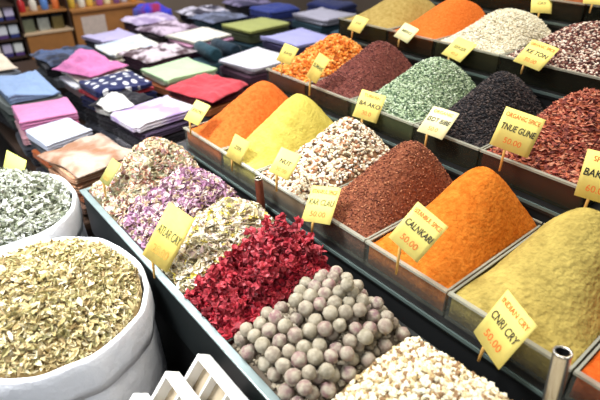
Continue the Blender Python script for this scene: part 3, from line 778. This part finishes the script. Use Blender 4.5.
def crumple(w, d, h, seed, pk=.9):
    nx, ny = 34, 34; vs = []; fs = []
    def f(u, v):
        peak = max(0, 1 - math.hypot((u+.45)*.9, (v-.1)*1.0))**.9
        ridge = .30*abs(noise.noise(Vector((u*2.2, v*2.2, seed)))) + .12*abs(noise.noise(Vector((u*5, v*5, seed))))
        e = min(1, (1-max(abs(u), abs(v)))*5)
        return h*(pk*peak + ridge*(1 if pk else 2.2))*e + .004 + .012*e
    for s_ in (0, 1):
        for j in range(ny+1):
            for i in range(nx+1):
                u = -1+2*i/nx; v = -1+2*j/ny
                k = 1 + .16*noise.noise(Vector((u*1.3, v*1.3, seed+4)))
                vs.append((u*w/2*k, v*d/2*k, f(u, v) if s_ == 0 else 0.0005))
    W = nx+1; N = W*(ny+1)
    for j in range(ny):
        for i in range(nx):
            a = j*W+i; fs.append((a, a+1, a+W+1, a+W)); fs.append((N+a+1, N+a, N+a+W, N+a+W+1))
    for i in range(nx): fs.append((i+1, i, N+i, N+i+1)); a = ny*W+i; fs.append((a, a+1, N+a+1, N+a))
    for j in range(ny): a = j*W; fs.append((a, a+W, N+a+W, N+a)); a = j*W+nx; fs.append((a+W, a, N+a, N+a+W))
    return MB().add(vs, fs)
ORD = ['', 'first', 'second', 'third', 'fourth', 'fifth', 'sixth']
def stack(x, y, w, d, ztop, layers, short, yaw=0.0, wav=.006, toplabel=None, mess=0):
    """layers: top first, (colour name, fabric, thickness or None)"""
    ztop -= .035; k_ = .90 if y < 1.3 else .95; w *= k_; d *= k_
    tot = ztop - TZ; fixed = sum(l[2] for l in layers if l[2]); free = [l for l in layers if not l[2]]
    tf = (tot-fixed)/max(1, len(free)) if free else 0
    z = ztop
    for i, (cn, mt, th) in enumerate(layers):
        t = th or tf; z -= t
        s = random.uniform(-1, 1)
        if i == 0 and mess:
            o = crumple(w*1.06, d*1.06, mess, random.uniform(0, 99), 0).build('crumpled_scarf', mt, None, True)
            t = .012; z = z + (th or tf) - t
        else: o = slab(w*(.97+.05*s), d*(.97-.05*s), t*.97 - min(.33*t, .013), random.uniform(0, 99), wav*1.5 if i == 0 else .003).build('folded_scarf', mt, None, True)
        o.location = (x+random.uniform(-.014, .014), y+random.uniform(-.014, .014), z+.001)
        o.rotation_euler = (0, 0, yaw+random.uniform(-.11, .11))
        lab = (toplabel or f'{short}, on top') if i == 0 else f'{cn} cloth, {ORD[i]} below the {short}'
        tag(o, lab, 'folded cloth', 'folded cloths on the table')
BLK = fab((34,32,38)); PLUM = fab((74,44,62)); CHAR = fab((56,58,66)); TEAL = fab((34,62,74)); NAVY = fab((28,34,78)); WHT = fab((226,226,232)); CRM = fab((228,218,194)); GRY = fab((120,124,130)); BRN = fab((92,66,52)); MAR = fab((96,30,38))
LAV = fab((186,172,214)); PNK = fab((222,132,180)); BLU = fab((150,176,214))
stack(-2.30, .60, .36, .34, -1.005, [('beige', fab((150,110,84), 'mottled', (184,164,146), 7), None), ('rust striped', fab((186,120,84), 'stripes', (226,186,150), 26), None), ('tan', fab((176,130,98)), None), ('orange brown', fab((170,96,54)), None), ('brown', BRN, None)], 'beige and white mottled cloth beside the grey herb', .1, .012, mess=.035)
stack(-2.66, .58, .28, .30, -.985, [('white', fab((204,210,228)), None), ('charcoal', CHAR, None), ('orange', fab((180,90,40)), None), ('dark olive', fab((70,70,40)), None), ('black', BLK, None)], 'small pale blue-white cloth behind the beige stack', .08)
stack(-3.02, .60, .36, .34, -.985, [('pink', fab((224,140,186)), None), ('rose', fab((214,110,150)), .03), ('pale rose', fab((216,160,170)), None), ('charcoal', CHAR, None), ('black', BLK, None)], 'bright pink folded cloth at left edge', -.05)
stack(-3.60, .635, .62, .35, -.985, [('light blue', BLU, .05), ('grey', fab((150,156,150)), None), ('dark green', fab((60,70,64)), None), ('black', BLK, None)], 'wide light blue cloth at the far left edge', .05, .02)
stack(-2.50, 1.04, .36, .40, -.950, [('lavender', fab((178,150,206), 'mottled', (232,226,238), 4), .05), ('dark violet', fab((70,56,80)), None), ('black', BLK, None), ('grey striped', fab((150,146,150), 'stripes', (60,60,66), 24), None), ('charcoal', CHAR, None), ('black', BLK, None)], 'lavender and white cloth behind the dried blossoms', .12, .014)
stack(-2.80, .98, .24, .28, -.975, [('black', BLK, .04), ('white', fab((232,230,220)), .045), ('black', BLK, None), ('charcoal', CHAR, None)], 'small black cloth between lavender and navy ones', .3, .02, mess=.05)
stack(-3.08, 1.06, .34, .42, -.930, [('navy', fab((38,44,88), 'dots', (236,236,240), 13), .05), ('red', fab((190,60,70)), .03), ('navy', NAVY, None), ('black', BLK, None), ('charcoal', CHAR, None)], 'navy cloth with white polka dots', .1, .012)
stack(-3.48, 1.07, .36, .42, -.965, [('cream', fab((234,226,210)), .035), ('white', WHT, .03), ('grey rose', fab((180,150,150)), None), ('black', BLK, None), ('charcoal', CHAR, None)], 'cream cloth under the crumpled pink scarf', .1, .01)
stack(-4.15, 1.10, .46, .44, -1.01, [('slate blue', fab((80,96,130), 'mottled', (40,44,60), 8), None), ('black', BLK, None), ('grey', GRY, None)], 'dark slate blue cloth before the wooden cabinet', 0, .015, mess=.05)
stack(-2.68, 1.48, .40, .36, -.955, [('red', fab((206,70,80)), .045), ('dark red', MAR, None), ('orange', fab((190,110,60)), None), ('black', BLK, None), ('charcoal', CHAR, None), ('maroon', MAR, None)], 'red folded cloth behind the paprika card', .2, .02, mess=.05)
stack(-3.14, 1.52, .40, .42, -.950, [('mint green', fab((196,224,176)), .04), ('cream', CRM, .025), ('rust', fab((160,90,50)), None), ('dark brown', fab((60,44,38)), None), ('maroon', MAR, None), ('black', BLK, None)], 'mint green cloth behind the polka dots', .1, .006)
stack(-3.60, 1.58, .36, .42, -.955, [('brown and white', fab((84,62,66), 'mottled', (216,200,206), 9), .05), ('plum', PLUM, None), ('black', BLK, None), ('brown', BRN, None)], 'brown and white patterned cloth behind the mint green', .1, .02, mess=.06)
stack(-4.08, 1.56, .46, .46, -.975, [('pale blue', fab((196,210,222), 'mottled', (232,226,208), 4), .05), ('cream', CRM, None), ('dark green', fab((50,60,56)), None), ('black', BLK, None)], 'pale blue and cream cloth before the cabinet', .05, .012)
stack(-4.62, 1.62, .40, .42, -1.01, [('lilac', fab((190,180,216)), .04), ('slate', CHAR, None), ('black', BLK, None)], 'lilac cloth nearest the cabinet corner', .05, .01)
stack(-3.05, 2.10, .44, .44, -.965, [('white', fab((236,232,240)), .03), ('rose white', fab((214,190,204)), .025), ('plum', PLUM, None), ('black', BLK, None), ('dark violet', fab((52,40,66)), None), ('navy', fab((30,34,60)), None)], 'white cloth over plum cloths behind the red one', .1, .006)
stack(-3.50, 2.06, .34, .40, -1.055, [('dark teal', fab((50,86,98)), None), ('teal', TEAL, None), ('dark teal', fab((26,48,58)), None), ('black', BLK, None)], 'dark teal cloth under the two rolled teal cloths', .1, .012)
stack(-3.92, 2.12, .44, .44, -.955, [('cream', fab((232,226,210)), .03), ('pink', fab((206,150,180)), .03), ('plum', PLUM, None), ('black', BLK, None), ('dark rose', fab((110,50,70)), None)], 'cream cloth with pink one beneath, mid table', .1, .006)
stack(-4.36, 2.06, .38, .42, -.975, [('brown and pink', fab((92,70,84), 'mottled', (200,180,196), 8), None), ('dark brown', fab((54,40,40)), None), ('black', BLK, None)], 'brown and pink patterned cloth mid table', .1, .02, mess=.06)
stack(-4.80, 2.10, .38, .46, -.97, [('pale lilac', fab((206,190,212), 'mottled', (160,140,176), 6), .045), ('plum', PLUM, None), ('dark violet', fab((54,42,66)), None), ('black', BLK, None)], 'pale lilac cloth at the far table end', .05, .012, mess=.045)
stack(-3.36, 2.78, .46, .54, -.965, [('lavender blue', fab((176,174,224)), .04), ('dark violet', fab((60,52,90)), None), ('navy', NAVY, None), ('black', BLK, None), ('teal', TEAL, None)], 'lavender blue cloth left of the orange pellets', .08, .006)
stack(-3.98, 2.78, .46, .52, -.960, [('olive green', fab((166,170,96)), .04), ('dark olive', fab((70,76,52)), None), ('teal', TEAL, None), ('black', BLK, None)], 'olive green cloth behind the lavender blue', .08, .006)
stack(-4.45, 2.66, .36, .44, -.965, [('slate', fab((110,116,140), 'mottled', (70,74,90), 8), None), ('dark teal', TEAL, None), ('black', BLK, None)], 'slate grey cloth left of the olive green', .05, .014, mess=.04)
stack(-4.92, 2.74, .36, .44, -.985, [('white and black', fab((200,194,206), 'mottled', (50,46,60), 9), None), ('black', BLK, None), ('plum', PLUM, None)], 'black and white patterned cloth at the far end', .05, .016, mess=.06)
stack(-3.88, 3.52, .50, .50, -.950, [('grey', fab((176,172,186)), .035), ('silver', fab((150,150,164)), .03), ('dark teal', TEAL, None), ('navy', NAVY, None), ('black', BLK, None)], 'silver grey cloth left of the beige powder', .05, .008)
stack(-4.50, 3.40, .42, .46, -.955, [('navy', fab((46,60,130)), None), ('dark navy', fab((26,30,64)), None), ('black', BLK, None)], 'navy blue cloth behind the silver grey', .05, .014)
stack(-4.95, 3.34, .34, .44, -.97, [('slate and pink', fab((120,110,140), 'mottled', (60,56,80), 9), None), ('black', BLK, None), ('navy', NAVY, None)], 'slate and pink patterned cloth at the far corner', .05, .016, mess=.05)
stack(-4.35, 4.08, .50, .40, -.955, [('dark blue', fab((36,44,92)), None), ('black', BLK, None)], 'dark blue cloth at the back table edge', .05, .014)
stack(-3.40, 3.50, .34, .46, -1.03, [('dark teal', fab((40,70,84)), None), ('black', BLK, None)], 'low dark teal pile beside the silver grey', .05, .01)

o = crumple(.36, .32, .10, 3).build('crumpled_scarf', fab((226,130,184)), None, True); o.location = (-3.50, 1.06, -.990); o.rotation_euler = (0, 0, .35)
tag(o, 'bright pink crumpled scarf with a peak lying on the cream cloth', 'scarf')
stack(-4.20, .60, .34, .30, -1.03, [('grey', GRY, None), ('black', BLK, None), ('charcoal', CHAR, None)], 'grey cloth under the cream crumpled scarf')
o = crumple(.26, .24, .09, 8).build('crumpled_scarf', fab((232,214,190)), None, True); o.location = (-4.20, .60, -1.06)
tag(o, 'cream crumpled scarf at the left edge beyond the light blue cloth', 'scarf')
o = crumple(.17, .16, .05, 12).build('crumpled_scarf', fab((238,236,228)), None, True); o.location = (-2.73, .92, -1.003)
tag(o, 'small white crumpled cloth beside the black folded one', 'scarf')
def roll(x, y, z, L_, r, mt, label):
    mb = MB(); n = 40; vs = []; fs = []
    def rad(t): return r*(.97+.03*math.cos(t*2) + (.07 if t > 5.6 else 0))
    xs = [(-L_/2-.004, .25), (-L_/2, .62), (-L_/2-.003, .80), (-L_/2+.006, 1.0), (-L_*.2, 1.02), (L_*.1, .98), (L_/2-.006, 1.0), (L_/2+.003, .80), (L_/2, .62), (L_/2+.004, .25)]
    for px_, q in xs:
        for k in range(n):
            t = 2*math.pi*k/n; rr = rad(t)*q; vs.append((px_, rr*math.cos(t-1), r+rr*.95*math.sin(t-1)))
    m_ = len(xs)
    for i in range(m_-1):
        for k in range(n): fs.append((i*n+k, i*n+(k+1) % n, (i+1)*n+(k+1) % n, (i+1)*n+k))
    fs.append(tuple(reversed(range(n)))); fs.append(tuple((m_-1)*n+k for k in range(n)))
    o = mb.add(vs, fs).build('rolled_scarf', mt, None, True); o.location = (x, y, z); o.rotation_euler = (0, 0, random.uniform(-.1, .1))
    return tag(o, label, 'rolled cloth', 'rolled cloths on the table')
roll(-3.50, 1.965, -1.085, .30, .055, fab((44,78,90)), 'dark teal rolled cloth, nearer of two on the teal stack')
roll(-3.50, 2.13, -1.085, .30, .055, fab((36,56,70)), 'blue-black rolled cloth, farther of two on the teal stack')
roll(-2.86, 1.27, TZ+.001, .30, .06, fab((40,40,44)), 'black rolled cloth lying before the red folded cloth')
bg = slab(.30, .34, .24, 5, .02).build('cloth_bundle', fab((60,64,190), 'mottled', (150,40,80), 5), None, True); bg.location = (-5.0, 2.42, TZ+.001)
bg.location.x = -5.45; bg.location.z = -1.6
bg2 = bg; bg2.scale = (1, 1, 2.4); tag(bg2, 'tall bright blue cloth bundle standing behind the far table end', 'bundle')

# ------------------------------------------------------------------ cabinets at the back
def cab(x0, x1, y0, y1, z1, label, niches):
    r = empty('shop_cabinet', ((x0+x1)/2, (y0+y1)/2, -1.6), label, 'cabinet'); ox, oy = r.location.x, r.location.y
    def p(n, a, m_, bevel=0): return MB().box(a[0]-ox, a[1]-ox, a[2]-oy, a[3]-oy, a[4]+1.6, a[5]+1.6).build(n, m_, r, bevel=bevel)
    return r, p
r, p = cab(-6.2, -5.8, 1.17, 1.66, -.8, 'brown wooden cabinet with an open shelf at the back wall', 1)
p('drawer_front', (-5.83, -5.80, 1.19, 1.64, -1.58, -1.215), M['wood'])
p('body', (-6.2, -5.831, 1.17, 1.66, -1.6, -1.215), M['wood_dark'])
p('shelf_board', (-6.2, -5.79, 1.17, 1.66, -1.2145, -1.195), plain('pale shelf', rgb(206,176,140), .5))
p('side_panel', (-6.2, -5.80, 1.17, 1.185, -1.1945, -.80), M['wood_dark'])
p('side_panel', (-6.2, -5.80, 1.645, 1.66, -1.1945, -.80), M['wood_dark'])
p('back_panel', (-6.2, -6.18, 1.186, 1.644, -1.1945, -.80), M['wood_dark'])
p('shelf_board', (-6.18, -5.81, 1.186, 1.644, -1.02, -1.0), M['wood'])
r, p = cab(-6.2, -5.8, 1.68, 2.5, -1.03, 'brown wooden counter cabinet with a pale notice on its front', 0)
p('body', (-6.2, -5.80, 1.68, 2.5, -1.6, -1.05), M['wood'])
p('top_board', (-6.2, -5.78, 1.672, 2.51, -1.0495, -1.025), M['wood'])
p('notice_panel', (-5.799, -5.795, 1.76, 2.02, -1.29, -1.10), plain('notice', rgb(206,186,170), .7, 0, .1, 30))
tins = [((126,130,104), 'grey-green'), ((170,172,160), 'silver'), ((120,104,60), 'olive brown')]
for k, (c, nm) in enumerate(tins):
    y = 1.25+k*.145
    t = empty('storage_tin', (-5.9, y, -1.1945), f'{nm} tin on the cabinet shelf, ' + ['nearest the left side', 'between two others', 'nearest the counter cabinet'][k], 'tin', 'tins on the cabinet shelf')
    MB().box(-.05, .05, -.055, .055, 0, .125).build('tin_body', plain('tin', rgb(*c), .4, .3, .2, 30), t, bevel=.005)
    MB().box(-.054, .054, -.059, .059, .1255, .15).build('lid', M['dark'], t, bevel=.004)
def bottle(x, y, z, h, r_, col, label, capc=(220,210,190)):
    t = empty('bottle', (x, y, z), label, 'bottle', 'coloured bottles above the cabinets')
    MB().lathe([(r_*.9, 0), (r_, .01), (r_, h*.6), (r_*.5, h*.78), (r_*.4, h*.86)], 18).build('bottle_body', plain('bottle', rgb(*col), .3), t, True)
    MB().lathe([(r_*.5, h*.861), (r_*.5, h), (r_*.2, h*1.005)], 18).build('cap', plain('cap', rgb(*capc), .4), t, True)
bc = [((206,170,60), 'yellow'), ((226,220,200), 'white'), ((230,190,80), 'gold'), ((170,90,150), 'purple'), ((240,230,180), 'cream'), ((120,80,130), 'dark violet'), ((200,200,210), 'silver'), ((220,150,60), 'amber')]
for k, (c, nm) in enumerate(bc): bottle(-5.95+.03*(k % 2), 1.74+.097*k, -1.0245, .17, .036, c, f'{nm} bottle standing on the counter cabinet')
bc2 = [((180,40,40), 'red'), ((220,210,190), 'ivory'), ((90,130,190), 'blue'), ((230,120,60), 'orange')]
for k, (c, nm) in enumerate(bc2): bottle(-5.9, 1.235+.11*k, -.9995, .15, .036, c, f'{nm} bottle on the upper shelf of the open cabinet')
# rack of packets at far left
r, p = cab(-6.2, -5.75, .62, 1.15, -.8, 'dark rack of white packets at the far left edge', 0)
p('back_panel', (-6.2, -6.15, .62, 1.15, -1.6, -.75), M['wood_dark'])
for z in (-1.40, -1.22, -1.05, -.90): p('rail', (-6.149, -5.80, .62, 1.15, z-.02, z), M['wood_dark'])
pal = [((232,232,236), 'white'), ((214,220,228), 'pale blue'), ((226,214,206), 'ivory'), ((206,196,222), 'lilac'), ((236,236,230), 'plain white')]
for j, z in enumerate((-1.3995, -1.2195, -1.0495)):
    for k in range(5):
        c, nm = pal[(k+j*2) % 5]; y = .68+.104*k
        t = empty('packet', (-5.86, y, z), f'{nm} packet, ' + ['bottom', 'middle', 'top'][j] + ' rail of the rack, ' + ['first', 'second', 'third', 'fourth', 'fifth'][k] + ' from the left', 'packet', 'packets on the rack')
        MB().box(-.03, .03, -.043, .043, .035, .125).build('pouch', plain('packet', rgb(*c), .5), t, bevel=.008)
        MB().box(-.028, .028, -.041, .041, 0, .0345).build('bottom_band', plain('band', rgb(*[(60,50,110),(90,60,120),(50,60,120)][(k+j) % 3]), .5), t, bevel=.004)

# ------------------------------------------------------------------ camera
cam = bpy.data.cameras.new('camera'); co = bpy.data.objects.new('camera', cam); C.objects.link(co)
Rw = Matrix(((0.6384708, -0.39887969, 0.65821732), (0.76964605, 0.33089631, -0.54603351), (0, 0.85522081, 0.51826381)))
co.matrix_world = Rw.to_4x4()
cam.sensor_width = 36; cam.lens = 30; cam.clip_start = .02
cam.dof.use_dof = True; cam.dof.focus_distance = 1.6; cam.dof.aperture_fstop = 2.4
scene.camera = co

# ------------------------------------------------------------------ light
def area(loc, target, size, energy, col, sy=None):
    l = bpy.data.lights.new('lamp', 'AREA'); l.energy = energy; l.color = col; l.size = size
    if sy: l.shape = 'RECTANGLE'; l.size_y = sy
    o = bpy.data.objects.new('lamp', l); C.objects.link(o); o.location = loc
    o.rotation_euler = (Vector(target)-Vector(loc)).to_track_quat('-Z', 'Y').to_euler(); return o
area((-0.9, 1.9, 1.3), (-0.9, 1.6, -.8), .7, 56, (1, .93, .81), 1.8)
area((-1.9, -.5, 1.5), (-1.5, .25, -1),   .7, 36, (.96, .98, 1)).data.spread = math.radians(75)
area((-3.7, 1.3, 1.6), (-3.5, 1.6, -1), 1.2, 80, (.95, .96, 1), 1.8)
area((-5.0, 3.2, 1.6), (-4.8, 2.6, -1), 1.4, 60, (.95, .95, 1))
area((.2, -1.6, 1.5), (-1.3, .1, -1.2), .9, 9, (.93, .96, 1)).data.spread = math.radians(80)  # unseen lamp behind the camera, added to brighten the sacks
w = bpy.data.worlds.new('world'); scene.world = w; w.use_nodes = True
bgn = w.node_tree.nodes['Background']; bgn.inputs['Color'].default_value = (.85, .92, 1, 1); bgn.inputs['Strength'].default_value = .26
scene.view_settings.view_transform = 'Standard'; scene.view_settings.look = 'None'
scene.view_settings.exposure = 0.1; scene.view_settings.gamma = 1.0
scene.view_settings.use_curve_mapping = False
